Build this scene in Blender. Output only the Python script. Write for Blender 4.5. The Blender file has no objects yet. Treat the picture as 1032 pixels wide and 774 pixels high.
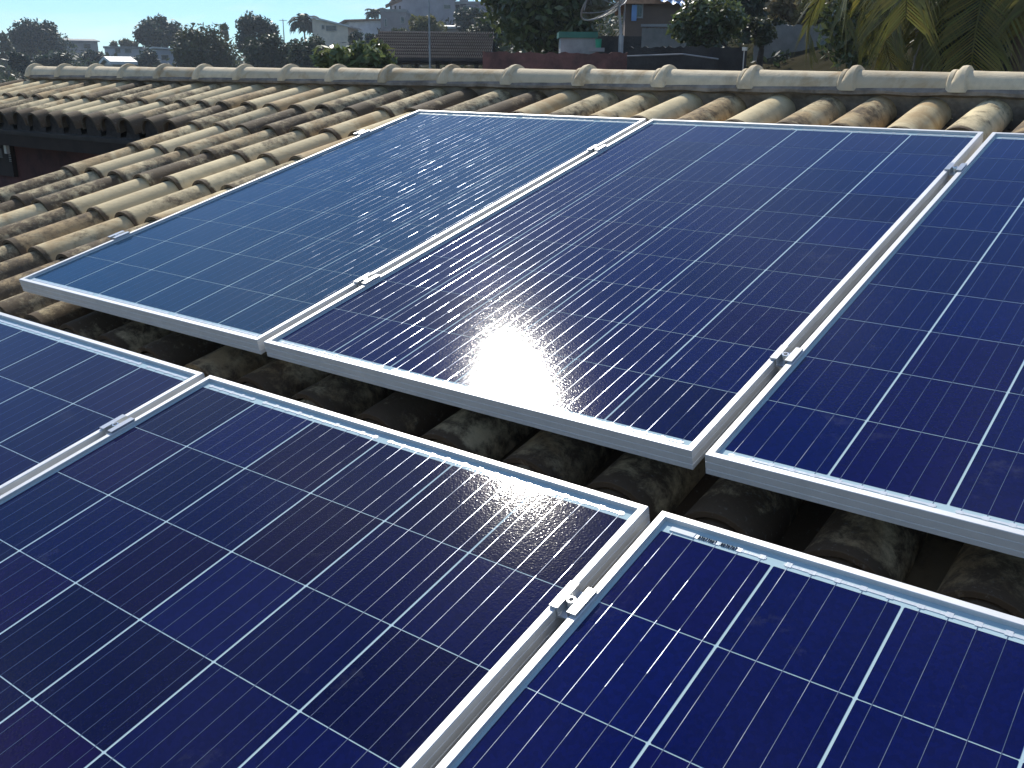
import bpy, bmesh, math, random
import numpy as np
from mathutils import Matrix, Vector, noise as mnoise

S = bpy.context.scene
COL = S.collection
RAD = math.radians
SLOPE = RAD(14.0)
RX = Matrix.Rotation(SLOPE, 4, 'X')          # roof plane -> world (z up, y away from the eaves)

# ------------------------------------------------------------------ camera
CAM_C = Vector((1.59483, -1.07931, 0.82763))
CAM_R = Matrix(((0.7965112, 0.5882905, -0.1395858), (0.1907223, -0.4635412, -0.8653060), (-0.5737551, 0.6626039, -0.4814159)))
FOC = 977.78
cam_d = bpy.data.cameras.new('camera'); cam = bpy.data.objects.new('camera', cam_d); COL.objects.link(cam)
m = Matrix.Identity(4)
for i in range(3):
    m[i][0] = CAM_R[0][i]; m[i][1] = -CAM_R[1][i]; m[i][2] = -CAM_R[2][i]; m[i][3] = CAM_C[i]
cam.matrix_world = RX @ m
cam_d.sensor_width = 36; cam_d.lens = 36 * FOC / 1032
cam_d.clip_start = 0.02; cam_d.clip_end = 6000
S.camera = cam
EYE = RX @ CAM_C

# ------------------------------------------------------------------ sky and sun
SUN_P = Vector((-0.560, 0.648, 0.516)).normalized()      # in the roof plane's frame
SUN = (RX.to_3x3() @ SUN_P).normalized()
ELEV = math.asin(SUN.z); AZ = math.atan2(SUN.x, SUN.y)
w = bpy.data.worlds.new('World'); S.world = w; w.use_nodes = True
nt = w.node_tree; nt.nodes.clear()
out = nt.nodes.new('ShaderNodeOutputWorld'); bg = nt.nodes.new('ShaderNodeBackground'); sky = nt.nodes.new('ShaderNodeTexSky')
sky.sky_type = 'NISHITA'; sky.sun_disc = False; sky.sun_elevation = ELEV; sky.sun_rotation = AZ
sky.air_density = 1.0; sky.dust_density = 0.0; sky.ozone_density = 3.0; sky.altitude = 0
tc = nt.nodes.new('ShaderNodeTexCoord'); mp = nt.nodes.new('ShaderNodeMapping'); mp.inputs['Scale'].default_value = (1.6, 1.6, 9.0)
nz = nt.nodes.new('ShaderNodeTexNoise'); nz.inputs['Scale'].default_value = 2.6; nz.inputs['Detail'].default_value = 6; nz.inputs['Distortion'].default_value = 0.6
rp = nt.nodes.new('ShaderNodeValToRGB'); rp.color_ramp.elements[0].position = 0.47; rp.color_ramp.elements[1].position = 0.72
rp.color_ramp.elements[0].color = (0, 0, 0, 1); rp.color_ramp.elements[1].color = (0.6, 0.6, 0.6, 1)
mx = nt.nodes.new('ShaderNodeMix'); mx.data_type = 'RGBA'
mx.inputs['B'].default_value = (9.0, 9.6, 10.0, 1)
L = nt.links.new
L(tc.outputs['Generated'], mp.inputs['Vector']); L(mp.outputs['Vector'], nz.inputs['Vector']); L(nz.outputs['Fac'], rp.inputs['Fac'])
L(rp.outputs['Color'], mx.inputs['Factor']); tint = nt.nodes.new('ShaderNodeMix'); tint.data_type = 'RGBA'; tint.blend_type = 'MULTIPLY'; tint.inputs['Factor'].default_value = 1; tint.inputs['B'].default_value = (0.60, 0.90, 1.20, 1)
L(sky.outputs['Color'], tint.inputs['A']); L(tint.outputs['Result'], mx.inputs['A']); L(mx.outputs['Result'], bg.inputs['Color'])
bg.inputs['Strength'].default_value = 0.1
L(bg.outputs['Background'], out.inputs['Surface'])
sd = bpy.data.lights.new('sun', 'SUN'); so = bpy.data.objects.new('sun', sd); COL.objects.link(so)
sd.energy = 5.0; sd.angle = RAD(0.53); sd.color = (1.0, 0.95, 0.85)
so.rotation_euler = SUN.to_track_quat('Z', 'Y').to_euler()
S.view_settings.view_transform = 'Standard'; S.view_settings.look = 'None'; S.view_settings.gamma = 1; S.view_settings.use_curve_mapping = False
S.view_settings.exposure = 0.15
S.cycles.max_bounces = 8; S.cycles.transparent_max_bounces = 8; S.cycles.sample_clamp_indirect = 6

# ------------------------------------------------------------------ helpers
class MB:
    """collects geometry for ONE mesh"""
    def __init__(s): s.v = []; s.f = []; s.a = []; s.cur = (0.5, 0.5, 0.5, 1)
    def add(s, vs, fs):
        n = len(s.v); s.v += [tuple(v) for v in vs]; s.f += [tuple(i + n for i in f) for f in fs]; s.a += [s.cur] * len(vs)
    def quad(s, a, b, c, d): s.add([a, b, c, d], [(0, 1, 2, 3)])
    def box(s, x0, x1, y0, y1, z0, z1, M=None):
        vs = [Vector((x, y, z)) for z in (z0, z1) for y in (y0, y1) for x in (x0, x1)]
        if M is not None: vs = [M @ v for v in vs]
        s.add(vs, [(0, 2, 3, 1), (4, 5, 7, 6), (0, 1, 5, 4), (2, 6, 7, 3), (0, 4, 6, 2), (1, 3, 7, 5)])
    def tube(s, pts, rs, n=8, cap=True):
        pts = [Vector(p) for p in pts]
        if not hasattr(rs, '__len__'): rs = [rs] * len(pts)
        rings = []; up = Vector((0.13, 0.31, 0.94))
        for i, p in enumerate(pts):
            t = (pts[min(i + 1, len(pts) - 1)] - pts[max(i - 1, 0)]).normalized()
            u = t.cross(up)
            if u.length < 1e-3: u = t.cross(Vector((1, 0, 0)))
            u.normalize(); w_ = t.cross(u)
            rings += [p + (u * math.cos(2 * math.pi * k / n) + w_ * math.sin(2 * math.pi * k / n)) * rs[i] for k in range(n)]
        fs = [(i * n + k, i * n + (k + 1) % n, (i + 1) * n + (k + 1) % n, (i + 1) * n + k) for i in range(len(pts) - 1) for k in range(n)]
        if cap: fs += [tuple(reversed(range(n))), tuple((len(pts) - 1) * n + k for k in range(n))]
        s.add(rings, fs)
    def build(s, name, mat, parent=None, smooth=None, loc=None, M=None, attr=False):
        me = bpy.data.meshes.new(name)
        me.from_pydata([tuple(v) for v in s.v] if M is None else [tuple(M @ Vector(v)) for v in s.v], [], s.f)
        me.materials.append(mat)
        if attr:
            at = me.attributes.new('tone', 'FLOAT_COLOR', 'POINT')
            at.data.foreach_set('color', np.array(s.a, dtype=np.float32).ravel())
        if smooth is not None:
            me.polygons.foreach_set('use_smooth', [True] * len(me.polygons))
            me.set_sharp_from_angle(angle=RAD(smooth))
        me.validate(); me.update()
        o = bpy.data.objects.new(name, me); COL.objects.link(o)
        if parent: o.parent = parent
        if loc is not None: o.location = loc
        return o

def tag(o, label, cat, group=None, kind=None):
    o['label'] = label
    if cat: o['category'] = cat
    if group: o['group'] = group
    if kind: o['kind'] = kind
    return o
def empty(name, label, cat, M=None, loc=None, group=None):
    o = bpy.data.objects.new(name, None); COL.objects.link(o); o.empty_display_size = 0.1
    if M is not None: o.matrix_world = M
    if loc is not None: o.location = loc
    return tag(o, label, cat, group)
def copy_tree(o, parent=None):
    c = o.copy(); COL.objects.link(c)
    if parent: c.parent = parent
    for ch in o.children: copy_tree(ch, c)
    return c

# ---- materials
def mat(name, col, rough=0.6, metal=0.0, var=0.25, scale=6.0, bump=0.0, bscale=40.0, spec=0.5, coat=0.0, col2=None, transl=0.0, attr_hue=False):
    mt = bpy.data.materials.new(name); mt.use_nodes = True; t = mt.node_tree; b = t.nodes['Principled BSDF']
    b.inputs['Roughness'].default_value = rough; b.inputs['Metallic'].default_value = metal; b.inputs['Specular IOR Level'].default_value = spec
    g = t.nodes.new('ShaderNodeNewGeometry'); n = t.nodes.new('ShaderNodeTexNoise'); n.inputs['Scale'].default_value = scale; n.inputs['Detail'].default_value = 6
    n.inputs['Roughness'].default_value = 0.65
    t.links.new(g.outputs['Position'], n.inputs['Vector'])
    r = t.nodes.new('ShaderNodeValToRGB'); e = r.color_ramp.elements
    e[0].position = 0.3; e[1].position = 0.7
    c2 = col2 if col2 else tuple(min(1, c * (1 + var)) for c in col)
    e[0].color = (*[c * (1 - var) if not col2 else c for c in col], 1); e[1].color = (*c2, 1)
    t.links.new(n.outputs['Fac'], r.inputs['Fac']); src = r.outputs['Color']
    if attr_hue:
        a = t.nodes.new('ShaderNodeAttribute'); a.attribute_name = 'tone'
        mxn = t.nodes.new('ShaderNodeMix'); mxn.data_type = 'RGBA'; mxn.blend_type = 'MULTIPLY'; mxn.inputs['Factor'].default_value = 1
        t.links.new(src, mxn.inputs['A']); t.links.new(a.outputs['Color'], mxn.inputs['B']); src = mxn.outputs['Result']
    t.links.new(src, b.inputs['Base Color'])
    if bump:
        n2 = t.nodes.new('ShaderNodeTexNoise'); n2.inputs['Scale'].default_value = bscale; n2.inputs['Detail'].default_value = 4
        t.links.new(g.outputs['Position'], n2.inputs['Vector'])
        bp = t.nodes.new('ShaderNodeBump'); bp.inputs['Strength'].default_value = bump; bp.inputs['Distance'].default_value = 0.01
        t.links.new(n2.outputs['Fac'], bp.inputs['Height']); t.links.new(bp.outputs['Normal'], b.inputs['Normal'])
    if coat: b.inputs['Coat Weight'].default_value = coat
    if transl:
        o = t.nodes['Material Output']; tr = t.nodes.new('ShaderNodeBsdfTranslucent'); ms = t.nodes.new('ShaderNodeMixShader'); ms.inputs['Fac'].default_value = transl
        t.links.new(src, tr.inputs['Color']); t.links.new(b.outputs['BSDF'], ms.inputs[1]); t.links.new(tr.outputs['BSDF'], ms.inputs[2]); t.links.new(ms.outputs['Shader'], o.inputs['Surface'])
    return mt

def panel_mat(name, kind):
    """what lies under the panel's textured front glass; the glass itself is the coat of every laminate layer"""
    mt = bpy.data.materials.new(name); mt.use_nodes = True; t = mt.node_tree; b = t.nodes['Principled BSDF']; N = t.nodes.new; K = t.links.new
    g = N('ShaderNodeNewGeometry')
    # prismatic glass grain -> sparkle around the sun's mirror image
    n = N('ShaderNodeTexNoise'); n.inputs['Scale'].default_value = 300; n.inputs['Detail'].default_value = 2
    K(g.outputs['Position'], n.inputs['Vector'])
    bp = N('ShaderNodeBump'); bp.inputs['Strength'].default_value = 0.10; bp.inputs['Distance'].default_value = 0.0018
    K(n.outputs['Fac'], bp.inputs['Height'])
    b.inputs['Coat Weight'].default_value = 1.0; b.inputs['Coat IOR'].default_value = 1.34
    b.inputs['Coat Roughness'].default_value = 0.07
    K(bp.outputs['Normal'], b.inputs['Coat Normal'])
    # faint dust and dried drops
    nd = N('ShaderNodeTexNoise'); nd.inputs['Scale'].default_value = 9; nd.inputs['Detail'].default_value = 8; nd.inputs['Roughness'].default_value = 0.75
    K(g.outputs['Position'], nd.inputs['Vector'])
    rd = N('ShaderNodeValToRGB'); rd.color_ramp.elements[0].position = 0.60; rd.color_ramp.elements[1].position = 0.80
    rd.color_ramp.elements[0].color = (0, 0, 0, 1); rd.color_ramp.elements[1].color = (0.07, 0.07, 0.07, 1)
    K(nd.outputs['Fac'], rd.inputs['Fac'])
    if kind == 'cell':
        a = N('ShaderNodeAttribute'); a.attribute_name = 'tone'
        v = N('ShaderNodeTexVoronoi'); v.inputs['Scale'].default_value = 170; K(g.outputs['Position'], v.inputs['Vector'])
        hs = N('ShaderNodeHueSaturation'); K(a.outputs['Color'], hs.inputs['Color'])
        mr = N('ShaderNodeMapRange'); mr.inputs['To Min'].default_value = 0.85; mr.inputs['To Max'].default_value = 1.15
        sx = N('ShaderNodeSeparateColor'); K(v.outputs['Color'], sx.inputs['Color']); K(sx.outputs['Red'], mr.inputs['Value']); K(mr.outputs['Result'], hs.inputs['Value'])
        src = hs.outputs['Color']; b.inputs['Roughness'].default_value = 0.6; b.inputs['Specular IOR Level'].default_value = 0.0
    else:
        rgb = N('ShaderNodeRGB'); rgb.outputs[0].default_value = {'sheet': (0.44, 0.58, 0.62, 1), 'wire': (0.27, 0.30, 0.37, 1), 'ribbon': (0.80, 0.82, 0.82, 1), 'label': (0.85, 0.86, 0.85, 1), 'ink': (0.05, 0.06, 0.07, 1)}[kind]
        src = rgb.outputs[0]
        b.inputs['Roughness'].default_value = {'sheet': 0.6, 'wire': 0.21, 'ribbon': 0.24, 'label': 0.5, 'ink': 0.6}[kind]
        b.inputs['Specular IOR Level'].default_value = 0.0
        if kind == 'wire': b.inputs['Coat Weight'].default_value = 0.0; b.inputs['Specular IOR Level'].default_value = 0.5
        if kind in ('ribbon', 'wire'):
            b.inputs['Metallic'].default_value = 0.35 if kind == 'ribbon' else 0.9
            nr = N('ShaderNodeTexNoise'); nr.inputs['Scale'].default_value = 1; nr.inputs['Detail'].default_value = 3; mpn = N('ShaderNodeMapping'); mpn.inputs['Scale'].default_value = (60, 6, 6) if kind == 'ribbon' else (50, 7, 7); K(g.outputs['Position'], mpn.inputs['Vector']); K(mpn.outputs['Vector'], nr.inputs['Vector'])
            b2 = N('ShaderNodeBump'); b2.inputs['Strength'].default_value = 0.5; b2.inputs['Distance'].default_value = 0.0022 if kind == 'ribbon' else 0.0022
            K(nr.outputs['Fac'], b2.inputs['Height']); K(b2.outputs['Normal'], b.inputs['Normal'])
    mxn = N('ShaderNodeMix'); mxn.data_type = 'RGBA'; mxn.inputs['B'].default_value = (0.45, 0.46, 0.45, 1)
    K(rd.outputs['Color'], mxn.inputs['Factor']); K(src, mxn.inputs['A']); K(mxn.outputs['Result'], b.inputs['Base Color'])
    return mt

def tile_mat(name, clean=(0.70, 0.575, 0.345), rust=(0.38, 0.24, 0.11), dirt_shade_col=(0.115, 0.085, 0.055), base=0.0):
    mt = bpy.data.materials.new(name); mt.use_nodes = True; t = mt.node_tree; b = t.nodes['Principled BSDF']; N = t.nodes.new; K = t.links.new
    b.inputs['Roughness'].default_value = 0.8; b.inputs['Specular IOR Level'].default_value = 0.12
    g = N('ShaderNodeNewGeometry'); a = N('ShaderNodeAttribute'); a.attribute_name = 'tone'; sp = N('ShaderNodeSeparateColor'); K(a.outputs['Color'], sp.inputs['Color'])
    def noi(sc, de, ro=0.6, di=0.0):
        n = N('ShaderNodeTexNoise'); n.inputs['Scale'].default_value = sc; n.inputs['Detail'].default_value = de; n.inputs['Roughness'].default_value = ro; n.inputs['Distortion'].default_value = di
        K(g.outputs['Position'], n.inputs['Vector']); return n.outputs['Fac']
    def mth(op, x, y):
        n = N('ShaderNodeMath'); n.operation = op
        for i, q in enumerate((x, y)):
            if hasattr(q, 'is_linked') or hasattr(q, 'links'): K(q, n.inputs[i])
            else: n.inputs[i].default_value = q
        return n.outputs[0]
    def ramp(f, p0, p1):
        n = N('ShaderNodeMapRange'); n.interpolation_type = 'SMOOTHSTEP'; n.inputs['From Min'].default_value = p0; n.inputs['From Max'].default_value = p1; K(f, n.inputs['Value']); return n.outputs['Result']
    def mix(f, A, B):
        n = N('ShaderNodeMix'); n.data_type = 'RGBA'; K(f, n.inputs['Factor'])
        for k, q in (('A', A), ('B', B)):
            if isinstance(q, tuple): n.inputs[k].default_value = (*q, 1)
            else: K(q, n.inputs[k])
        return n.outputs['Result']
    c0 = mix(sp.outputs['Blue'], tuple(c * 0.80 for c in clean), tuple(min(1, c * 1.12) for c in clean))     # tile to tile
    c1 = mix(ramp(noi(18, 6), 0.35, 0.75), c0, tuple(c * 0.82 for c in clean))
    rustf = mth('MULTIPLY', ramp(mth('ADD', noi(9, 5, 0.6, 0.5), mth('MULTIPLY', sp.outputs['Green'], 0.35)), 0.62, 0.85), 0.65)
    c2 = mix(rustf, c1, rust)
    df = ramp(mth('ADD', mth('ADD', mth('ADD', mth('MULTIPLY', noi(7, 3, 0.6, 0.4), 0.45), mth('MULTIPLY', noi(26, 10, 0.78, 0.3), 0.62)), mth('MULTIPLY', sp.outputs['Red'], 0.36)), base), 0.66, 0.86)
    c3 = mix(df, c2, dirt_shade_col)  # stains, and the shade painted on lips and lower courses
    sf = ramp(noi(90, 4, 0.7), 0.58, 0.72)
    c4 = mix(mth('MULTIPLY', sf, mth('ADD', mth('MULTIPLY', df, 0.35), 0.12)), c3, (0.30, 0.29, 0.25))          # pale lichen specks
    K(c4, b.inputs['Base Color'])
    bp = N('ShaderNodeBump'); bp.inputs['Strength'].default_value = 0.5; bp.inputs['Distance'].default_value = 0.004
    K(mth('ADD', noi(60, 6, 0.7), mth('MULTIPLY', df, 0.6)), bp.inputs['Height']); K(bp.outputs['Normal'], b.inputs['Normal'])
    return mt

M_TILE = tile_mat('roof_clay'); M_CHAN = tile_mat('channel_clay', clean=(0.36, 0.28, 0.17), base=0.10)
M_RIDGE = tile_mat('ridge_clay', clean=(0.71, 0.59, 0.40), base=-0.20)
M_MORTAR = mat('mortar', (0.25, 0.205, 0.155), 0.9, var=0.5, scale=14, bump=0.8, bscale=50)
M_ALU = mat('anodised_aluminium', (0.68, 0.685, 0.68), 0.5, 0.45, var=0.06, scale=20)
M_RAIL = mat('mill_aluminium', (0.60, 0.61, 0.61), 0.35, 0.8, var=0.08, scale=30)
M_STEEL = mat('stainless_bolt', (0.75, 0.75, 0.74), 0.25, 0.9, var=0.1)
M_CELL = panel_mat('silicon_cell', 'cell'); M_SHEET = panel_mat('backing_sheet', 'sheet'); M_RIB = panel_mat('tinned_ribbon', 'ribbon'); M_WIRE = panel_mat('tinned_wire', 'wire'); M_LABEL = panel_mat('label_paper', 'label'); M_INK = panel_mat('label_ink', 'ink')
M_WALLRED = mat('maroon_wall', (0.10, 0.035, 0.028), 0.85, var=0.5, scale=5, bump=0.3)
M_DARKWOOD = mat('dark_wood', (0.035, 0.022, 0.016), 0.8, var=0.4, scale=9)
M_LIGHTSTOP = mat('light_stop_dark', (0.06, 0.05, 0.04), 0.9)

# ------------------------------------------------------------------ ground and hill
def sstep(a, b, x):
    t = max(0, min(1, (x - a) / (b - a))); return t * t * (3 - 2 * t)
def interp(x, xs, ys):
    return float(np.interp(x, xs, ys))
def ground_z(x, y):
    dx, dy = x - EYE.x, y - EYE.y; D = math.hypot(dx, dy); az = math.degrees(math.atan2(dx, dy))
    # rows of the hill table: distance; columns: bearing in degrees; entries: rise of the ground above the eye, in thousandths of the distance
    if az > 100: az -= 360
    AZ = [-70, -52.0, -46, -42.5, -38, -30, -20, -5]
    DS = [12, 18, 24, 40, 60, 85, 130, 300, 1500]
    T = [[-330, -330, -320, -300, -170, -110, -25, 0], [-210, -200, -190, -150, -20, 8, 38, 40], [-150, -140, -120, -90, 10, 22, 25, 25], [-70, -60, -40, -25, 25, 40, 45, 45],
         [-25, -22, -5, 8, 35, 55, 60, 60], [-8, -5, 20, 32, 45, 65, 70, 70], [2, 6, 24, 30, 45, 65, 70, 70], [6, 8, 14, 18, 25, 35, 40, 40], [4, 4, 6, 6, 8, 10, 12, 12]]
    def col(k): return float(np.interp(math.log(max(D, 12)), [math.log(q) for q in DS], [r_[k] for r_ in T])) * max(D, 12) / 1000
    z = EYE.z + float(np.interp(az, AZ, [col(k) for k in range(8)]))
    z = -3.6 + (z + 3.6) * sstep(6, 12, D)
    b = sstep(60, 100, min(abs(az + 38), 360 - abs(az + 38)))
    z = z * (1 - b) + (-3.6) * b
    if D > 9: z += 0.25 * mnoise.noise(Vector((x * 0.12, y * 0.12, 0))) * min(1, (D - 9) / 10)
    return z
gm = MB(); NA = 180; rings = [0.01, 3, 6, 8, 10, 12, 14, 16, 18, 20, 23, 27, 32, 38, 46, 56, 68, 82, 100, 125, 160, 220, 320, 500, 900, 1600, 3000]
vs = []; fs = []
for i, D in enumerate(rings):
    for k in range(NA):
        a = 2 * math.pi * k / NA; x = EYE.x + D * math.sin(a); y = EYE.y + D * math.cos(a); vs.append((x, y, ground_z(x, y)))
for i in range(len(rings) - 1):
    for k in range(NA): fs.append((i * NA + k, i * NA + (k + 1) % NA, (i + 1) * NA + (k + 1) % NA, (i + 1) * NA + k))
gm.add(vs, fs)
M_EARTH = mat('hill_soil', (0.02, 0.022, 0.012), 0.95, scale=0.9, col2=(0.055, 0.047, 0.03), bump=0.5, bscale=3, spec=0.0)
tag(gm.build('hillside_ground', M_EARTH, smooth=60), 'brown earth and dry scrub ground rising as a hill behind the house', 'ground', kind='structure')

# ------------------------------------------------------------------ house with the tiled roof
PITCH, X0, GAUGE, YL = 0.1857, -0.075, 0.3335, -0.02
ROOF_L, ROOF_R, EAVE_LOW = -2.60, 4.6, -4.0
WING_L, WING_EAVE = -5.62, 1.62
RIDGE_Y = 2.43
hp = RX @ Vector((1.0, 0.0, 0.0))
house = empty('house', 'house roofed in mossy cream barrel tiles that carries the solar panels', 'house', loc=(1.0, 0.5, -3.6))
HM = Matrix.Translation((-1.0, -0.5, 3.6)) @ RX               # roof frame -> house local
rnd = random.Random(5)

def cover_tile(mb, xc, y0, y1, back=False):
    """one barrel cover tile; low lip at y0, thickness seen at the lip"""
    n, nl = 14, 4
    r0 = 0.073 + rnd.uniform(-.002, .002); r1 = 0.061; th = 0.011
    c0 = -0.095 + rnd.uniform(-.003, .003); c1 = -0.114 + rnd.uniform(-.002, .002)
    jx0, jx1 = rnd.uniform(-.004, .004), rnd.uniform(-.004, .004); jy = rnd.uniform(-.008, .008)
    vs = []; fs = []
    def ring(y, r, crest, x):
        for k in range(n + 1):
            a = math.pi * (-0.04 + 1.08 * k / n)
            vs.append((x + r * math.cos(a), y, crest - r + r * math.sin(a) * (1.0 if math.sin(a) > 0 else 1)))
    ring(y0 + jy + 0.06, r0 - th - .002, c0 - th - .003, xc + jx0)
    ring(y0 + jy, r0 - th, c0 - th, xc + jx0)
    ring(y0 + jy, r0 - .0006, c0 - .0006, xc + jx0)
    ring(y0 + jy + .0008, r0, c0, xc + jx0)
    for t in (.02, .06, .25, .5, .72, .80, 1.0):
        ring(y0 + jy + (y1 - y0) * t, r0 + (r1 - r0) * t, c0 + (c1 - c0) * t, xc + jx0 + (jx1 - jx0) * t)
    ring(y1 + jy, r1 - th, c1 - th, xc + jx1)
    m_ = n + 1
    for j in range(len(vs) // m_ - 1):
        for k in range(n): fs.append((j * m_ + k, j * m_ + k + 1, (j + 1) * m_ + k + 1, (j + 1) * m_ + k))
    q = rnd.random()
    dirt_shade = rnd.uniform(0.6, 0.92) if q < 0.26 else (rnd.uniform(0.3, 0.62) if q < 0.60 else rnd.uniform(0, 0.25))
    if y0 < .1 and not back: dirt_shade = min(1.0, dirt_shade * .35 + .62)                 # lower courses dirtier, plus shade of the panel gap painted into the tone
    tg, tb_ = rnd.random(), rnd.random(); mb.cur = (dirt_shade, tg, tb_, 1)
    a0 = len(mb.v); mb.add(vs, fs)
    lip_shade = rnd.uniform(.75, 1.3); eave = xc < ROOF_L and abs(y0 - WING_EAVE) < .1 and not back
    if eave: lip_shade = 1.7  # eave ends painted darkest, for the shade they stand in
    for q in range((6 if eave else 5) * m_): mb.a[a0 + q] = (lip_shade, tg, tb_, 1)                # shade at each lip painted into the tone as a dark band
def channel(mb, xc, y0, y1):
    n = 8; vs = []; fs = []
    for (y, dz) in ((y0, 0.012), (y1, 0.0)):
        for r in (0.076, 0.064):
            for k in range(n + 1):
                a = math.pi * (1.06 + 0.88 * k / n); vs.append((xc + r * math.cos(a), y, -0.128 + dz + r * math.sin(a)))
    m_ = n + 1
    for k in range(n):
        fs += [(k, 2 * m_ + k, 2 * m_ + k + 1, k + 1), (m_ + k, m_ + k + 1, 3 * m_ + k + 1, 3 * m_ + k), (k, k + 1, m_ + k + 1, m_ + k)]
    mb.cur = (rnd.uniform(0.1, 1), rnd.random(), rnd.random(), 1); mb.add(vs, fs)

cov, cha, plug = MB(), MB(), MB()
NC = 42
for i in range(-29, 26):
    xc = X0 + PITCH * i + rnd.uniform(-.006, .006)
    low = EAVE_LOW if xc > ROOF_L else WING_EAVE
    for j in range(-12, 7):
        y0 = YL + GAUGE * j; y1 = y0 + 0.42
        if y0 < low - 0.02 or y0 > 2.2 or xc < WING_L + 0.03: continue
        if y1 > 2.33: y1 = 2.400
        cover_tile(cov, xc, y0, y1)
        if y0 < low + GAUGE * .9:                             # mortar stopped into the open ends along the eaves
            plug.cur = (.5, .5, .5, 1); pts = [(xc + .062 * math.cos(math.pi * (-.05 + 1.1 * k / 10)), y0 + .022 + rnd.uniform(-.008, .008), -.170 + .064 * math.sin(math.pi * (-.05 + 1.1 * k / 10))) for k in range(11)]
            pts += [(px_, y0 + .012, -.215) for px_ in (xc - .07, xc + .07)]; plug.add(pts, [tuple(range(13))])
    for j in range(-12, 7):
        y0 = YL + GAUGE * j - 0.10; y1 = y0 + 0.42
        if xc < ROOF_L and y0 < WING_EAVE: y0 = WING_EAVE + .09
        if y0 < low - 0.15 or xc + PITCH / 2 < WING_L: continue
        if y1 < y0 + .1: continue
        channel(cha, xc + PITCH / 2, y0, min(y1, 2.42))
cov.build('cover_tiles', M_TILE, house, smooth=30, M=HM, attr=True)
plug.build('eave_mortar', mat('eave_mortar', (.045, .035, .028), .95, var=.5, scale=30, bump=.5), house, M=HM)
cha.build('channel_tiles', M_CHAN, house, smooth=50, M=HM, attr=True)
# far slope of the same roof, falling away behind the ridge
MIR = Matrix.Translation((0, 0, 0)) @ RX.inverted() @ Matrix.Translation((0, 0, 0))
rp_w = RX @ Vector((0, RIDGE_Y, 0))
BACK = HM @ RX.inverted() @ Matrix.Translation((0, 2 * rp_w.y, 0)) @ Matrix.Scale(-1, 4, (0, 1, 0)) @ RX
covb, chab = MB(), MB()
for i in range(-29, 26):
    xc = X0 + PITCH * i
    if xc < WING_L + .03: continue
    for j in range(1, 7):
        y0 = YL + GAUGE * j; y1 = min(y0 + 0.42, 2.375); cover_tile(covb, xc, y0, y1)
        channel(chab, xc + PITCH / 2, y0 - .1, min(y0 + 0.32, 2.42))
covb.build('cover_tiles', M_TILE, house, smooth=50, M=BACK, attr=True)
chab.build('channel_tiles', M_CHAN, house, smooth=50, M=BACK, attr=True)
# unseen dark sheet added under the tiles to stop light
dk = MB()
dk.box(ROOF_L - .02, ROOF_R, EAVE_LOW, WING_EAVE + .02, -0.235, -0.212); dk.box(WING_L, ROOF_R, WING_EAVE + .02, RIDGE_Y - .06, -0.235, -0.212)
dk.build('light_stop_sheet', M_LIGHTSTOP, house, M=HM)
db = MB(); db.box(WING_L, ROOF_R, 0.35, RIDGE_Y - .06, -0.235, -0.212); db.build('light_stop_sheet', M_LIGHTSTOP, house, M=BACK)  # same added sheet on the far slope
# ridge: mortar bed with the row of ridge tiles on it
mo = MB(); nx = 260
prof = [(2.392, -0.215), (2.388, -0.15), (2.380, -0.112), (2.355, -0.098), (2.357, -0.087), (2.375, -0.079), (2.43, -0.076), (2.485, -0.079), (2.503, -0.087), (2.508, -0.104), (2.508, -0.15), (2.504, -0.215)]
vs = []; fs = []
for i in range(nx + 1):
    x = -5.30 + (ROOF_R + 5.3) * i / nx
    for (yy, zz) in prof:
        d = mnoise.noise(Vector((x * 9, yy * 20, zz * 30))) * 0.008
        vs.append((x, yy + (d if yy < RIDGE_Y else -d), zz + d * .5))
k_ = len(prof)
for i in range(nx):
    for k in range(k_ - 1): fs.append((i * k_ + k, i * k_ + k + 1, (i + 1) * k_ + k + 1, (i + 1) * k_ + k))
fs += [tuple(range(k_)), tuple(reversed([nx * k_ + k for k in range(k_)]))]
mo.add(vs, fs); ridge = mo.build('ridge_mortar', M_MORTAR, house, smooth=40, M=HM)
def ridge_tile(x_left, x_right, tone):
    mb = MB(); n = 18; mb.cur = tone
    # offsets along x measured from the left (lapping) end, with radius and base widening of the collar
    ringdef = [(0.000, 0.050, 0), (0.000, 0.063, 0), (0.004, 0.067, 0), (0.016, 0.068, 0), (0.019, 0.065, -.2), (0.024, 0.068, -.5), (0.034, 0.079, -.25), (0.044, 0.081, 0), (0.054, 0.080, .25), (0.058, 0.064, .35), (0.12, 0.062, 0), (x_right - x_left + .02, 0.058, 0), (x_right - x_left + .02, 0.050, 0)]
    vs = []; fs = []
    for (ox, r, wd) in ringdef:
        for k in range(n + 1):
            a = math.pi * (0.055 + 0.89 * k / n); lean = (1 - max(0, math.sin(a))) ** 1.3
            vs.append((x_left + ox + wd * 0.055 * lean, RIDGE_Y - r * math.cos(a), -0.100 + r * math.sin(a)))
    m_ = n + 1
    for j in range(len(ringdef) - 1):
        for k in range(n): fs.append((j * m_ + k, (j + 1) * m_ + k, (j + 1) * m_ + k + 1, j * m_ + k + 1))
    mb.add(vs, fs); return mb.build('ridge_tile', M_RIDGE, ridge, smooth=38, M=HM, attr=True)
cx = 0.708
xs = [cx - 0.3775 * k for k in range(-11, 17)]; xs.sort()
for q, x in enumerate(xs):
    ridge_tile(x + rnd.uniform(-.008, .008), x + 0.3775, (rnd.uniform(0, .35), rnd.random() * .6, rnd.random(), 1))
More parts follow.
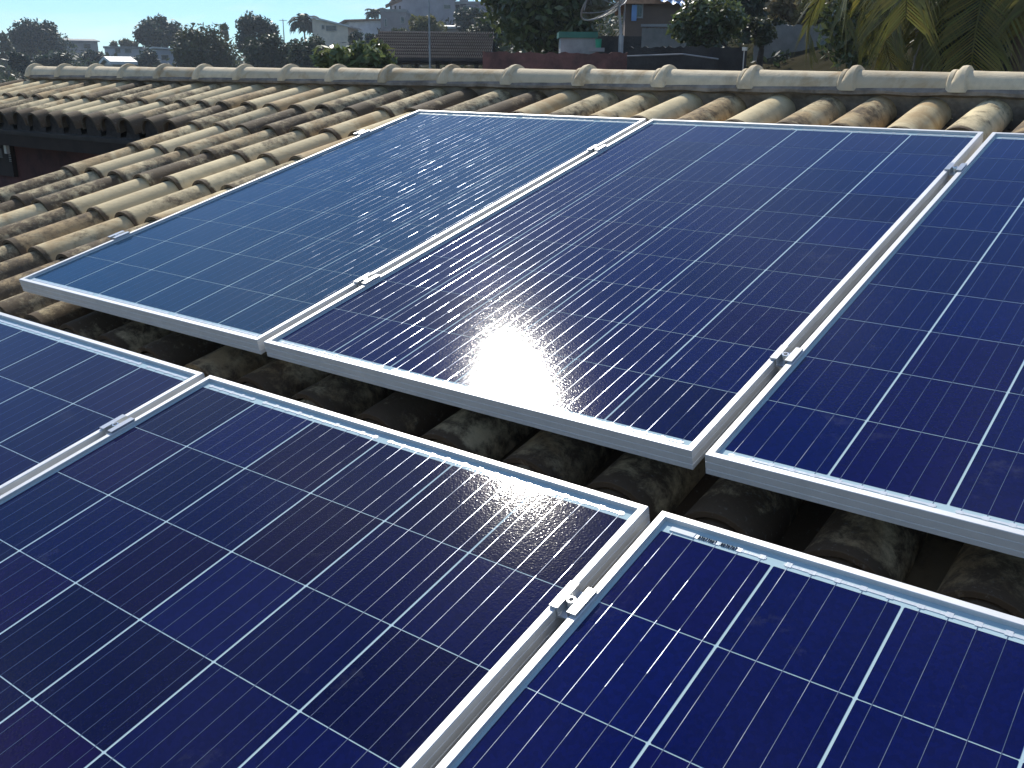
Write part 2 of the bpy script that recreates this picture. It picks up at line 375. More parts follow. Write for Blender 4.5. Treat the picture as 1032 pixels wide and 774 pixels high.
# walls (vertical in the world), fascia, window of the courtyard side
WI = Matrix.Translation((-1.0, -0.5, 3.6))                   # world -> house local
def wp(x, y, z): return RX @ Vector((x, y, z))
wy = wp(0, WING_EAVE + .34, 0).y; wz = wp(0, WING_EAVE + .34, -.25).z
wb = MB(); wb.box(WING_L + .25, ROOF_L + .2, wy, wy + .16, -3.6, wz)                                   # courtyard wall
ylo = wp(0, EAVE_LOW + .4, 0).y; zlo = wp(0, EAVE_LOW + .4, -.24).z
ybk = 2 * rp_w.y - wp(0, .6, 0).y; zbk = wp(0, .6, -.24).z
wb.add([(ROOF_L + .2, ylo, -3.6), (ROOF_L + .2, wy + .16, -3.6), (ROOF_L + .2, wy + .16, wz), (ROOF_L + .2, ylo, zlo)], [(0, 1, 2, 3)])
wb.add([(ROOF_L + .2, ylo, -3.6), (ROOF_R - .2, ylo, -3.6), (ROOF_R - .2, ylo, zlo), (ROOF_L + .2, ylo, zlo)], [(0, 1, 2, 3)])
wb.add([(WING_L + .25, ybk, -3.6), (ROOF_R - .2, ybk, -3.6), (ROOF_R - .2, ybk, zbk), (WING_L + .25, ybk, zbk)], [(0, 1, 2, 3)])
zr_ = wp(0, RIDGE_Y, -.24).z
wb.add([(ROOF_R - .2, ylo, -3.6), (ROOF_R - .2, ybk, -3.6), (ROOF_R - .2, ybk, zbk), (ROOF_R - .2, rp_w.y, zr_), (ROOF_R - .2, ylo, zlo)], [(0, 1, 2, 3, 4)])
wb.add([(WING_L + .25, wy + .16, -3.6), (WING_L + .25, ybk, -3.6), (WING_L + .25, ybk, zbk), (WING_L + .25, rp_w.y, zr_), (WING_L + .25, wy + .16, wz)], [(0, 1, 2, 3, 4)])
wb.build('wall', M_WALLRED, house, M=WI)
fb = MB(); fb.box(WING_L, ROOF_L + .1, WING_EAVE + .03, WING_EAVE + .06, -0.31, -0.213); fb.build('fascia_board', M_DARKWOOD, house, M=HM)
for i in range(8):
    x = WING_L + .3 + i * .42; rb = MB(); rb.box(x, x + .05, WING_EAVE + .06, WING_EAVE + .5, -0.30, -0.236); rb.build('rafter_end', M_DARKWOOD, house, M=HM)
def on_wall(u, v):                                            # where the courtyard wall is met on this bearing
    d = RX.to_3x3() @ (CAM_R.transposed() @ Vector(((u - 516) / FOC, (v - 387) / FOC, 1))); return EYE + d * ((wy - EYE.y) / d.y)
a, b = on_wall(-6, 142), on_wall(19, 178)
wn = MB(); wn.box(a.x, b.x, wy - .03, wy - .002, b.z, a.z); wf = wn.build('window', M_DARKWOOD, house, M=WI)
M_LIT = mat('glass_blocks', (0.85, 0.80, 0.72), .5, var=.2, scale=40)
for (ua, va, ub, vb) in ((3, 149, 8, 159), (12.5, 147, 17, 163)):
    a, b = on_wall(ua, va), on_wall(ub, vb); g = MB()
    for k in range(9):
        for q in range(2):
            x0 = a.x + (b.x - a.x) * q / 2; z0 = b.z + (a.z - b.z) * k / 9; g.box(x0 + .004, x0 + (b.x - a.x) / 2 - .004, wy - .036, wy - .0302, z0 + .004, z0 + (a.z - b.z) / 9 - .004)
    g.build('lattice_pane', M_LIT, wf, M=WI)
a = on_wall(14, 138.5); g = MB(); g.box(a.x - .06, a.x + .08, wy - .09, wy - .002, a.z, a.z + .03); g.box(a.x - .05, a.x - .02, wy - .05, wy - .002, a.z - .1, a.z - .001); g.build('wall_bracket', M_LIT, house, M=WI)

# ------------------------------------------------------------------ solar panels
PW, PL, PH = 0.992, 1.650, 0.0345
PC, PR, CELL = 0.16062, 0.15856, 0.15715
GX, GY, DX5, GX2 = 0.0216, 0.1472, 0.0092, 0.0213
def make_panel(label, x, y, seed, blue, lab=None):
    r = random.Random(seed)
    t = empty('solar_panel', label, 'solar panel', M=RX @ Matrix.Translation((x, y, 0)), group='solar panels on the tiled roof')
    # frame: one extruded profile swept round the rectangle with mitred corners
    prof = [(0.0, -PH), (0.0, -.0262), (.0009, -.0257), (.0009, -.0247), (0, -.0242), (0, -.0135), (.0009, -.013), (.0009, -.012), (0, -.0115), (0, -.0008), (.0008, 0), (.0104, 0), (.0111, -.0007), (.0111, -.0074), (.0020, -.0080), (.0020, -.0325), (.028, -.0325), (.028, -PH)]
    mb = MB(); vs = []; k_ = len(prof)
    for (cx_, cy_, sx, sy) in ((0, 0, 1, 1), (PW, 0, -1, 1), (PW, PL, -1, -1), (0, PL, 1, -1)):
        vs += [(cx_ + sx * d, cy_ + sy * d, z) for d, z in prof]
    fs = [(c * k_ + k, ((c + 1) % 4) * k_ + k, ((c + 1) % 4) * k_ + (k + 1) % k_, c * k_ + (k + 1) % k_) for c in range(4) for k in range(k_)]
    mb.add(vs, fs); mb.build('frame', M_ALU, t)
    sh = MB(); sh.quad((.0111, .0111, -.0071), (PW - .0111, .0111, -.0071), (PW - .0111, PL - .0111, -.0071), (.0111, PL - .0111, -.0071))
    sh.quad((.004, PL - .004, -.0079), (PW - .004, PL - .004, -.0079), (PW - .004, .004, -.0079), (.004, .004, -.0079)); sh.build('backing_sheet', M_SHEET, t)
    ce = MB(); bbx = []
    for c in range(6):
        for k in range(10):
            xc = PW / 2 + (c - 2.5) * PC; yc = PL / 2 + (k - 4.5) * PR; h = CELL / 2; ch = .0012
            p = r.random(); v = r.uniform(.75, 1.3)
            base = Vector((0.0030, 0.0045, 0.058)) if p < .45 else (Vector((0.0028, 0.0030, 0.045)) if p < .8 else Vector((0.0055, 0.0022, 0.042)))
            base = base * v * .72; base = base.lerp(Vector((0.0005, 0.036, 0.085)) if blue > .5 else Vector((0.0005, 0.0045, 0.080)), blue)  # teal above half: reflected sky painted into the cell colour
            ce.cur = (*base, 1)
            ce.add([(xc + a * (h - (ch if q else 0)), yc + b * (h - .0001 - (0 if q else ch)), -.0068) for a, b, q in ((-1, -1, 1), (1, -1, 1), (1, -1, 0), (1, 1, 0), (1, 1, 1), (-1, 1, 1), (-1, 1, 0), (-1, -1, 0))], [tuple(range(8))])
    ce.build('solar_cells', M_CELL, t, attr=True)
    bb = MB(); y0, y1 = PL / 2 - 5 * PR, PL / 2 + 5 * PR
    for c in range(6):
        for q in range(5):
            xb = PW / 2 + (c - 2.5) * PC + (q - 2) * .0313; hw = .00036
            n = 40
            for k in range(n):
                ya = y0 - .006 + (y1 - y0 + .012) * k / n; yb = y0 - .006 + (y1 - y0 + .012) * (k + 1) / n
                tl = r.uniform(-.000025, .000025); bb.quad((xb - hw, ya, -.0065 + tl), (xb + hw, ya, -.0065 - tl), (xb + hw, yb, -.0065 - tl), (xb - hw, yb, -.0065 + tl))
    bb.build('busbars', M_WIRE, t)
    for ye, sgn in ((y0, -1), (y1, 1)):
        yc = ye + sgn * .0085; er = MB()
        segs = [(-3, -1), (-1, 1), (1, 3)] if sgn < 0 else [(-3, -2), (-2, 0), (0, 2), (2, 3)]
        for a, b in segs:
            er.box(PW / 2 + a * PC + .012, PW / 2 + b * PC - .012, yc - .0022, yc + .0022, -.0069, -.0064)
        for c in range(6):
            for q in range(5):
                xb = PW / 2 + (c - 2.5) * PC + (q - 2) * .0313
                er.box(xb - .004, xb + .004, yc - .0035, yc + .003 + r.uniform(0, .002), -.0069, -.0062)
        er.build('end_ribbon', M_RIB, t)
    if lab:
        xl, yl, ink = lab
        lb = MB(); lb.box(xl, xl + .036, yl - .004, yl + .0045, -.0070, -.0052); lo = lb.build('serial_label', M_LABEL, t)
        if ink:
            ik = MB(); xx = xl + .042; rr = random.Random(3)
            for g in range(15):
                if g == 8: xx += .006
                if rr.random() < .5: ik.box(xx, xx + .0006, yl - .0025, yl + .003, -.0069, -.0051); ik.box(xx + .0015, xx + .002, yl - .0025, yl + .003, -.0069, -.0051)
                else: ik.box(xx, xx + .0022, yl + .0022, yl + .003, -.0069, -.0051); ik.box(xx + .0008, xx + .0014, yl - .0025, yl + .0022, -.0069, -.0051)
                xx += .0033
            ik.build('serial_print', M_INK, lo)
    return t
ylow = -GY - PL
make_panel('back row solar panel nearest the bare tiles, light blue with bright busbars', -PW - GX, 0, 11, .75)
make_panel('back row solar panel with the white sun glare on its front edge', 0, 0, 12, .25, (PW - .011 - .075, PL / 2 - 5 * PR - .0155, False))
make_panel('back row solar panel cut off by the right edge of the photo', PW + GX, 0, 13, .42, (.03, PL / 2 - 5 * PR - .0155, False))
make_panel('front row solar panel cut off by the left edge of the photo', DX5 - PW - GX2, ylow, 14, .10)
make_panel('middle front row solar panel of dark cells with a bolted clamp on its right edge', DX5, ylow, 15, .0)
make_panel('front row solar panel with a white serial label inside its back corner', DX5 + PW + GX2, ylow, 16, .49, (.026, PL / 2 + 5 * PR + .0080, True))

# ------------------------------------------------------------------ mounting rails
def rail(label, y, x0, x1):
    t = empty('mounting_rail', label, 'mounting rail', M=RX @ Matrix.Translation((x0, y, -.0348)), group='aluminium rails under the panels')
    mb = MB(); Ln = x1 - x0
    P = [(-.02, -.045), (.02, -.045), (.02, 0), (.007, 0), (.007, -.003), (.017, -.003), (.017, -.042), (-.017, -.042), (-.017, -.003), (-.007, -.003), (-.007, 0), (-.02, 0)]
    n = len(P); mb.add([(0, a, b) for a, b in P] + [(Ln, a, b) for a, b in P], [(k, k + n, (k + 1) % n + n, (k + 1) % n) for k in range(n)])
    for x in (0.0, Ln):
        for (a0, a1, b0, b1) in ((-.02, .02, -.045, -.042), (-.02, -.017, -.042, 0), (.017, .02, -.042, 0)):
            mb.box(x - .0003, x + .0003, a0 + .0002, a1 - .0002, b0, b1 - .0002)
    mb.build('channel', M_RAIL, t)
    x = .35
    while x < Ln:
        f = MB(); f.box(x - .02, x + .02, -.028, .028, -.078, -.0452); f.build('roof_foot', M_RAIL, t); x += 1.115
    return t
rail('aluminium rail under the front part of the back row panels', 0.325, -1.075, 3.2)
rail('aluminium rail under the ridge end of the back row panels', 1.335, -1.075, 3.2)
rail('aluminium rail under the back part of the front row panels', -0.355, -1.55, 3.2)

# ------------------------------------------------------------------ panel clamps
def make_clamp(label, x, y):
    t = empty('panel_clamp', label, 'clamp', M=RX @ Matrix.Translation((x, y, 0)), group='aluminium clamps holding the panel frames')
    mb = MB(); hl = .025; g = .0092
    P = [(-.0195, .0006), (-.0195, .0042), (-g + .0022, .0042), (-g + .0022, -.0085), (g - .0022, -.0085), (g - .0022, .0042), (.0195, .0042), (.0195, .0006), (g, .0006), (g, -.0115), (-g, -.0115), (-g, .0006)]
    n = len(P); mb.add([(a, -hl, b) for a, b in P] + [(a, hl, b) for a, b in P], [(k, (k + 1) % n, (k + 1) % n + n, k + n) for k in range(n)])
    for yy in (-hl, hl):
        for (a0, a1, b0, b1) in ((-.0195, -g + .0022, .0006, .0042), (g - .0022, .0195, .0006, .0042), (-g, -g + .0022, -.0115, .0006), (g - .0022, g, -.0115, .0006), (-g + .0022, g - .0022, -.0115, -.0085)):
            mb.quad((a0, yy, b0), (a1, yy, b0), (a1, yy, b1), (a0, yy, b1))
    mb.build('clamp_body', M_RAIL, t)
    bt = MB(); vs = []; fs = []; n = 16
    for (r, z) in ((.0066, -.0085), (.0066, .0034), (.0061, .004), (.0036, .004), (.0034, -.004), (0.0001, -.004)):
        vs += [(r * math.cos(2 * math.pi * k / n), r * math.sin(2 * math.pi * k / n) - .004, z) for k in range(n)]
    for j in range(5): fs += [(j * n + k, j * n + (k + 1) % n, (j + 1) * n + (k + 1) % n, (j + 1) * n + k) for k in range(n)]
    bt.add(vs, fs); bt.build('bolt', M_STEEL, t, smooth=40)
    b2 = MB(); b2.tube([(0, -.004, -.06), (0, -.004, -.0116)], .003, 8); b2.build('bolt_shank', M_STEEL, t)
    return t
clamp0 = make_clamp('clamp between the glare panel and the light blue panel, end nearer the viewer', -GX / 2, .327)
def clamp(label, x, y):
    c = copy_tree(clamp0); c.matrix_world = RX @ Matrix.Translation((x, y, 0)); c['label'] = label
clamp('clamp between the glare panel and the light blue panel, end nearer the ridge', -GX / 2, 1.333)
clamp('clamp between the glare panel and the right cut off panel, end nearer the viewer', PW + GX / 2, .330)
clamp('clamp between the glare panel and the right cut off panel, end nearer the ridge', PW + GX / 2, 1.351)
clamp('clamp with a clear round bolt head between the two nearest front row panels', DX5 + PW + GX2 / 2, -.356)
clamp('clamp between the two front row panels at the left', DX5 - GX2 / 2, -.354)
clamp('end clamp beside two rail lips on the outer edge of the light blue panel', -PW - GX - .0105, .322)
clamp('small bright end clamp on the outer edge of the light blue panel near the ridge', -PW - GX - .0105, 1.347)

# ------------------------------------------------------------------ things behind the ridge
def P3(u, v, D):
    """a point of the hillside: bearing of picture column u, height of picture row v, at D metres"""
    d = RX.to_3x3() @ (CAM_R.transposed() @ Vector(((u - 516) / FOC, (v - 387) / FOC, 1)))
    return EYE + d * (D / math.hypot(d.x, d.y))
def frame_at(u, D, yaw=0.0):
    p = P3(u, 72, D); a = math.atan2(p.x - EYE.x, p.y - EYE.y)
    return Matrix.Rotation(-a + RAD(yaw), 4, 'Z')            # local +y away from the viewer, +x to the right

LEAF = {}
def leafmat(key, c, c2, transl=0.35, rough=0.5, spec=0.5):
    if key not in LEAF: LEAF[key] = mat('leaf_' + key, c, rough, scale=3.0, col2=c2, transl=transl, attr_hue=True, spec=spec)
    return LEAF[key]
leafmat('dark', (0.020, 0.035, 0.016), (0.05, 0.07, 0.03)); leafmat('olive', (0.05, 0.06, 0.025), (0.09, 0.10, 0.045))
leafmat('light', (0.10, 0.14, 0.045), (0.20, 0.24, 0.09), .4, .4); leafmat('blue', (0.014, 0.032, 0.022), (0.032, 0.056, 0.034))
leafmat('gloss', (0.055, 0.08, 0.028), (0.12, 0.15, 0.05), .32, .3, .6); leafmat('yellow', (0.10, 0.11, 0.03), (0.17, 0.16, 0.05), .5)
leafmat('dry', (0.12, 0.10, 0.05), (0.20, 0.17, 0.09), .3)
M_BARK = mat('bark', (0.06, 0.045, 0.032), 0.9, var=0.4, scale=8, bump=0.5)
M_BARKPALE = mat('bark_pale', (0.16, 0.14, 0.11), 0.9, var=0.4, scale=8, bump=0.5)

def leaves(mb, clumps, n, size, r, droop=0.0):
    for _ in range(n):
        c, rad, w_ = r.choice(clumps)
        d = Vector((r.gauss(0, 1), r.gauss(0, 1), r.gauss(0, 1))).normalized() * (rad * r.random() ** .45)
        p = c + d; p.z -= droop * r.random()
        nrm = (d.normalized() * .6 + Vector((r.gauss(0, .6), r.gauss(0, .6), r.gauss(.3, .6)))).normalized()
        t = nrm.cross(Vector((r.gauss(0, 1), r.gauss(0, 1), r.gauss(0, 1)))).normalized(); b = nrm.cross(t)
        s = size * r.uniform(.55, 1.25); g = w_ * r.uniform(.7, 1.3); mb.cur = (g * r.uniform(.9, 1.15), g, g * r.uniform(.8, 1.1), 1)
        mb.add([p - t * s, p - b * s * .42, p + t * s, p + b * s * .42], [(0, 1, 2, 3)])

def tree(name, label, cat, u, D, v_base, v_top, px_w, key='dark', n=2600, leaf=None, lobes=14, flat=1.0, shape='round', trunk_frac=.3, seed=1, group='trees on the hillside', bark=None, gap=.9, sink=None, depth=.8):
    """a tree whose crown spans picture rows v_top..v_base at distance D"""
    r = random.Random(seed); top = P3(u, v_top, D); base = P3(u, v_base, D)
    gz = min(ground_z(base.x, base.y), base.z - .2) if sink is None else base.z - sink
    px = D / FOC; W = px_w * px; cb = base.z; H = top.z - cb
    t = empty(name, label, cat, loc=(base.x, base.y, gz), group=group)
    o = Vector((base.x, base.y, gz)); F = frame_at(u, D)
    cz0 = cb - gz; clumps = []
    for k in range(lobes):
        for _ in range(40):
            a = Vector((r.uniform(-1, 1), r.uniform(-1, 1), r.uniform(-1, 1)))
            if a.length < 1 and a.length > .35: break
        zz = a.z
        if shape == 'umbrella': zz = abs(a.z) * 1.6 - .55
        if shape == 'cone': a.x *= (1 - a.z) * .6 + .15; a.y *= (1 - a.z) * .6 + .15
        rad = min(W, H * 1.3) * r.uniform(.16, .26) * gap
        q = F @ Vector((a.x * (W / 2 - rad * .8), a.y * (W / 2 - rad * .8) * depth, 0)); q.z = cz0 + H / 2 + zz * (H / 2 - rad * .75)
        clumps.append((q, rad, r.uniform(.75, 1.25)))
    if trunk_frac > 0:
        tb = MB(); tr = max(.05, W * .035); fork = Vector((r.uniform(-.1, .1) * W, 0, cz0 + H * trunk_frac * .6))
        tb.tube([(0, 0, -.3), (fork.x * .5, 0, fork.z * .5), fork], [tr * 1.3, tr, tr * .8], 8)
        for c, rad, _ in clumps[:9]:
            mid = fork.lerp(c, .55) + Vector((0, 0, -.06 * H)); tb.tube([fork, mid, c], [tr * .6, tr * .35, tr * .12], 6)
        tb.build('trunk', bark or M_BARK, t, smooth=60)
    cm = MB(); leaves(cm, clumps, int(n * (1.7 if D > 40 else 1.15)), leaf or max(.05, px * 2.2), r)
    cm.build('crown', LEAF[key], t, attr=True)
    return t

def palm(label, u, D, v_c, size, n, seed, key='olive', leafl=.5, trunk_px=60, droop=.9, nleaf=34, angs=None, group='palms on the hillside', lw=.03):
    r = random.Random(seed); c = P3(u, v_c, D); gz = ground_z(c.x, c.y)
    t = empty('palm_tree', label, 'palm', loc=(c.x, c.y, min(gz, c.z - .5)), group=group); hz = c.z - min(gz, c.z - .5)
    tb = MB(); tr = size * .045; tb.tube([(0, 0, -.3), (size * .04, 0, hz * .5), (0, 0, hz)], [tr * 1.3, tr, tr * .9], 10); tb.build('trunk', M_BARKPALE, t, smooth=60)
    for k in range(n):
        fb_ = MB(); g = r.uniform(.7, 1.3)
        az = 2 * math.pi * k / n + r.uniform(-.25, .25); el = r.uniform(.05, 1.15); Ls = size * r.uniform(.85, 1.1)
        if angs: az, el = angs[k]
        F = frame_at(u, D); h = (F @ Vector((math.cos(az), math.sin(az), 0))); pts = []; p = Vector((0, 0, hz)); e = el; ns = 12
        for j in range(ns + 1):
            pts.append(p.copy()); p = p + (h * math.cos(e) + Vector((0, 0, math.sin(e)))) * (Ls / ns); e -= droop * 2.1 / ns * (.5 + j / ns)
        fb_.cur = (g, g, g * .9, 1); fb_.tube(pts, [tr * .22 * (1 - .85 * j / ns) for j in range(ns + 1)], 5)
        for q in range(nleaf):
            s = .1 + .9 * q / nleaf; fi = s * ns; j = min(ns - 1, int(fi)); base = pts[j].lerp(pts[j + 1], fi - j); tg = (pts[j + 1] - pts[j]).normalized()
            side = tg.cross(Vector((0, 0, 1))).normalized(); up = side.cross(tg)
            for sd_ in (-1, 1):
                l = Ls * leafl * (1 - .6 * abs(s - .45)) * .5 * r.uniform(.85, 1.1); d = (side * sd_ * .8 + tg * .55 + up * .12 + Vector((0, 0, -.12))).normalized()
                mid = base + d * l * .55; tip = base + d * l + Vector((0, 0, -l * .28)); w2 = tg * lw * size * .5
                gg = g * r.uniform(.75, 1.25); fb_.cur = (gg * r.uniform(.9, 1.2), gg, gg * .8, 1)
                fb_.add([base - w2 * .5, base + w2 * .5, mid + w2, mid - w2, tip], [(0, 1, 2, 3), (3, 2, 4)])
        fb_.build('frond', LEAF[key], t, attr=True)
    return t

M_GLASSDK = mat('dark_window_glass', (0.015, 0.02, 0.025), 0.12, var=.1)
M_FRAMEW = mat('window_frame', (0.35, 0.34, 0.31), 0.6)
def wall_col(n, c, v=.18, s=1.5): return mat(n, tuple(min(.8, q * 1.4) for q in c), .85, var=v, scale=s, bump=.2, bscale=12)
M_RTILE = mat('old_roof_tiles', (0.20, 0.13, 0.09), .85, var=.5, scale=3, bump=.6, bscale=14)
M_ROOFPALE = mat('pale_roof_sheet', (0.55, 0.56, 0.52), .5, var=.1)
M_SLAB = mat('concrete_slab', (0.28, 0.27, 0.25), .85, var=.25, scale=2)

def building(name, label, u0, u1, v_top, v_bot, D, depth, wm, roof='gable', rm=None, roof_v=0, yaw=0, wins=(), over=.25, group='houses on the hillside', cat='house', door=None, side_gable=False):
    """box house whose front spans columns u0..u1, rows v_top (eaves)..v_bot at distance D; roof_v = picture rows the roof rises"""
    px = D / FOC; uc = (u0 + u1) / 2; b = P3(uc, v_bot, D); tp = P3(uc, v_top, D)
    W = (u1 - u0) * px; H = tp.z - b.z; gz = min(ground_z(b.x, b.y) - .3, b.z - .5)
    t = empty(name, label, cat, group=group); t.matrix_world = Matrix.Translation((b.x, b.y, gz)) @ frame_at(uc, D, yaw)
    z0 = b.z - gz; z1 = z0 + H; h = W / 2; R_ = roof_v * px
    wbx = MB(); wbx.box(-h, h, 0, depth, -.3, z1)
    if roof == 'gable' and side_gable: wbx.add([(-h, 0, z1), (h, 0, z1), (0, 0, z1 + R_), (-h, depth, z1), (h, depth, z1), (0, depth, z1 + R_)], [(0, 1, 2), (3, 5, 4)])
    if roof == 'shed': wbx.add([(-h, 0, z1), (h, 0, z1), (-h, 0, z1 + R_ - .05), (-h, depth, z1), (h, depth, z1), (-h, depth, z1 + R_ - .05)], [(0, 1, 2), (3, 5, 4)])
    wbx.build('wall', wm, t)
    rf = MB(); o = over; th = .12
    if roof == 'gable' and side_gable:
        for s in (-1, 1):
            a = Vector((s * (h + o), 0, z1 - o * R_ / h)); c = Vector((0, 0, z1 + R_)); up = Vector((0, 0, th))
            vs = [a + Vector((0, -o, .02)), c + Vector((0, -o, .02)), c + Vector((0, depth + o, .02)), a + Vector((0, depth + o, .02))]; vs += [v_ + up for v_ in vs]
            rf.add(vs, [(0, 1, 2, 3), (4, 7, 6, 5), (0, 4, 5, 1), (1, 5, 6, 2), (2, 6, 7, 3), (3, 7, 4, 0)])
    elif roof == 'gable':
        for s in (0, 1):
            ya = -o if s == 0 else depth + o; a = Vector((0, ya, z1 - o * R_ / (depth / 2))); c = Vector((0, depth / 2, z1 + R_)); up = Vector((0, 0, th))
            vs = [a + Vector((-h - o, 0, .02)), a + Vector((h + o, 0, .02)), c + Vector((h + o, 0, .02)), c + Vector((-h - o, 0, .02))]; vs += [v_ + up for v_ in vs]
            rf.add(vs, [(0, 1, 2, 3), (4, 7, 6, 5), (0, 4, 5, 1), (1, 5, 6, 2), (2, 6, 7, 3), (3, 7, 4, 0)])
        for s in (-h + .01, h - .01): rf.add([(s, 0, z1), (s, depth, z1), (s, depth / 2, z1 + R_)], [(0, 1, 2)])
    elif roof == 'shed':
        up = Vector((0, 0, th)); vs = [Vector((-h - o, -o, z1 + R_ + .03)), Vector((h + o, -o, z1 - o * R_ / W)), Vector((h + o, depth + o, z1 - o * R_ / W)), Vector((-h - o, depth + o, z1 + R_ + .03))]; vs += [v_ + up for v_ in vs]
        rf.add(vs, [(0, 1, 2, 3), (4, 7, 6, 5), (0, 4, 5, 1), (1, 5, 6, 2), (2, 6, 7, 3), (3, 7, 4, 0)])
    elif roof == 'flat': rf.box(-h - o, h + o, -o, depth + o, z1 + .003, z1 + .2)
    if rf.v: rf.build('roof', rm or M_RTILE, t)
    for (ua, ub, va, vb) in wins:
        xa, xb = (ua - uc) * px, (ub - uc) * px; za = z0 + (v_bot - vb) * px; zb = z0 + (v_bot - va) * px; f = MB(); e = max(.03, px * .5)
        for q in ((xa - e, xa, za - e, zb + e), (xb, xb + e, za - e, zb + e), (xa, xb, za - e, za), (xa, xb, zb, zb + e)): f.box(q[0], q[1], -.05, .03, q[2], q[3])
        fo = f.build('window', M_FRAMEW, t); g = MB(); g.box(xa, xb, -.012, -.002, za, zb); g.build('pane', M_GLASSDK, fo)
    return t

# --- far left: trees and small houses
tree('hill_tree', 'largest dark round tree at the far left with a ragged top', 'tree', 40, 112, 70, 17, 54, 'blue', 4200, lobes=26, seed=21)
tree('hill_tree', 'pale thin feathery tree at the left edge of the view', 'tree', 4, 104, 74, 30, 28, 'olive', 900, lobes=14, seed=22, gap=.7)
tree('bush', 'small dark ball shaped bush in front of the ragged top tree', 'bush', 23, 70, 76, 47, 20, 'blue', 900, lobes=10, seed=23, trunk_frac=.1, group='bushes on the hillside')
tree('bush', 'wide dark bush under the right side of the ragged top tree', 'bush', 54, 76, 76, 49, 40, 'blue', 1500, lobes=14, seed=24, trunk_frac=.1, group='bushes on the hillside')
building('hill_house', 'greyish flat topped house half hidden behind bushes at the far left', 68, 98, 42, 68, 132, 8, wall_col('wall_greybrown', (.24, .21, .19)), 'gable', M_SLAB, 2, 8, [(74, 79, 48, 52), (86, 92, 48, 52)])
tree('hill_tree', 'narrow dark tree beside the small house with two windows', 'tree', 100, 96, 74, 42, 26, 'blue', 1500, lobes=12, seed=25)
building('hill_house', 'pale grey box house with two small dark windows above the ridge', 111, 142, 49, 72, 104, 7, wall_col('wall_palegrey', (.34, .34, .34)), 'flat', M_SLAB, 0, -6, [(120, 124, 52, 56), (128, 133, 52, 56)], over=.1)
tree('hill_tree', 'little light green tree behind the pale grey box house', 'tree', 126, 122, 52, 39, 24, 'olive', 900, lobes=9, seed=26)
building('shed', 'low shed with a sunlit cream roof just above the ridge', 117, 134, 65, 74, 46, 2.5, wall_col('wall_shed', (.3, .27, .22)), 'gable', M_ROOFPALE, 4, 10, cat='shed', over=.15)
tree('hill_tree', 'dome shaped dark tree with a flat underside on a bare trunk', 'tree', 164, 100, 54, 16, 52, 'blue', 4200, lobes=28, shape='umbrella', seed=27, trunk_frac=.02)
tree('bush', 'dark shrubs below the dome shaped tree', 'bush', 148, 82, 78, 48, 40, 'blue', 1400, lobes=12, seed=28, trunk_frac=.1, group='bushes on the hillside')
building('hill_house', 'grey house with two white roof edges below the dome shaped tree', 162, 192, 51, 72, 92, 6, wall_col('wall_bluegrey', (.22, .23, .25)), 'shed', M_ROOFPALE, 1.5, 4, [(166, 172, 58, 62)], over=.3)
building('hill_house', 'small grey upper storey peeping over the trees', 177, 190, 35, 60, 120, 5, wall_col('wall_upper', (.34, .33, .33)), 'flat', M_SLAB, 0, 0, over=.05)
tree('hill_tree', 'olive rounded tree with thin pale stems at its right', 'tree', 209, 60, 78, 23, 66, 'olive', 4200, lobes=28, seed=29, bark=M_BARKPALE)
tree('hill_tree', 'small dark columnar tree top above the olive rounded tree', 'tree', 227, 92, 40, 18, 9, 'dark', 500, lobes=6, seed=30)
tree('hill_tree', 'tall dark tree with gaps in its crown left of the shaggy palm', 'tree', 260, 74, 66, 11, 46, 'blue', 3600, lobes=26, seed=31, gap=.85)
tree('hill_tree', 'broad low dark tree in front of the gappy crown', 'tree', 276, 52, 80, 33, 62, 'dark', 3600, lobes=22, seed=32)
tree('hill_tree', 'dark round tree standing below the cream house', 'tree', 318, 47, 82, 33, 50, 'dark', 3000, lobes=18, seed=33)
palm('shaggy dark palm standing left of the cream house', 306, 86, 23, 1.35, 30, 34, 'blue', .9, lw=.07, nleaf=22)
building('hill_house', 'cream house with a pale sloping roof and dark windows', 317, 350, 27, 44, 80, 5, wall_col('wall_cream', (.50, .42, .31)), 'shed', M_ROOFPALE, 8, -10, [(326, 328, 28, 31), (330, 339, 28.5, 32.5)], over=.25)
M_POLE = mat('galvanised_pole', (0.35, 0.35, 0.34), .5, .3)
def pole(label, u, v0, v1, D, rad, name='antenna_mast', cat='mast', cross=()):
    a, b = P3(u, v1, D), P3(u, v0, D); gz = min(ground_z(a.x, a.y), a.z - .1)
    mb = MB(); mb.tube([(0, 0, -.2), (0, 0, a.z - gz), (0, 0, b.z - gz)], [rad, rad, rad * .7], 6)
    F = frame_at(u, D)
    for (f, l) in cross:
        z = (b.z - gz) - f; mb.tube([F @ Vector((-l, 0, z)), F @ Vector((l, 0, z))], rad * .5, 5)
    o = mb.build(name, M_POLE, None, loc=(a.x, a.y, gz)); return tag(o, label, cat)
pole('thin antenna mast rising from the trees left of the shaggy palm', 286, 19, 34, 70, .035, cross=((.1, .25),))
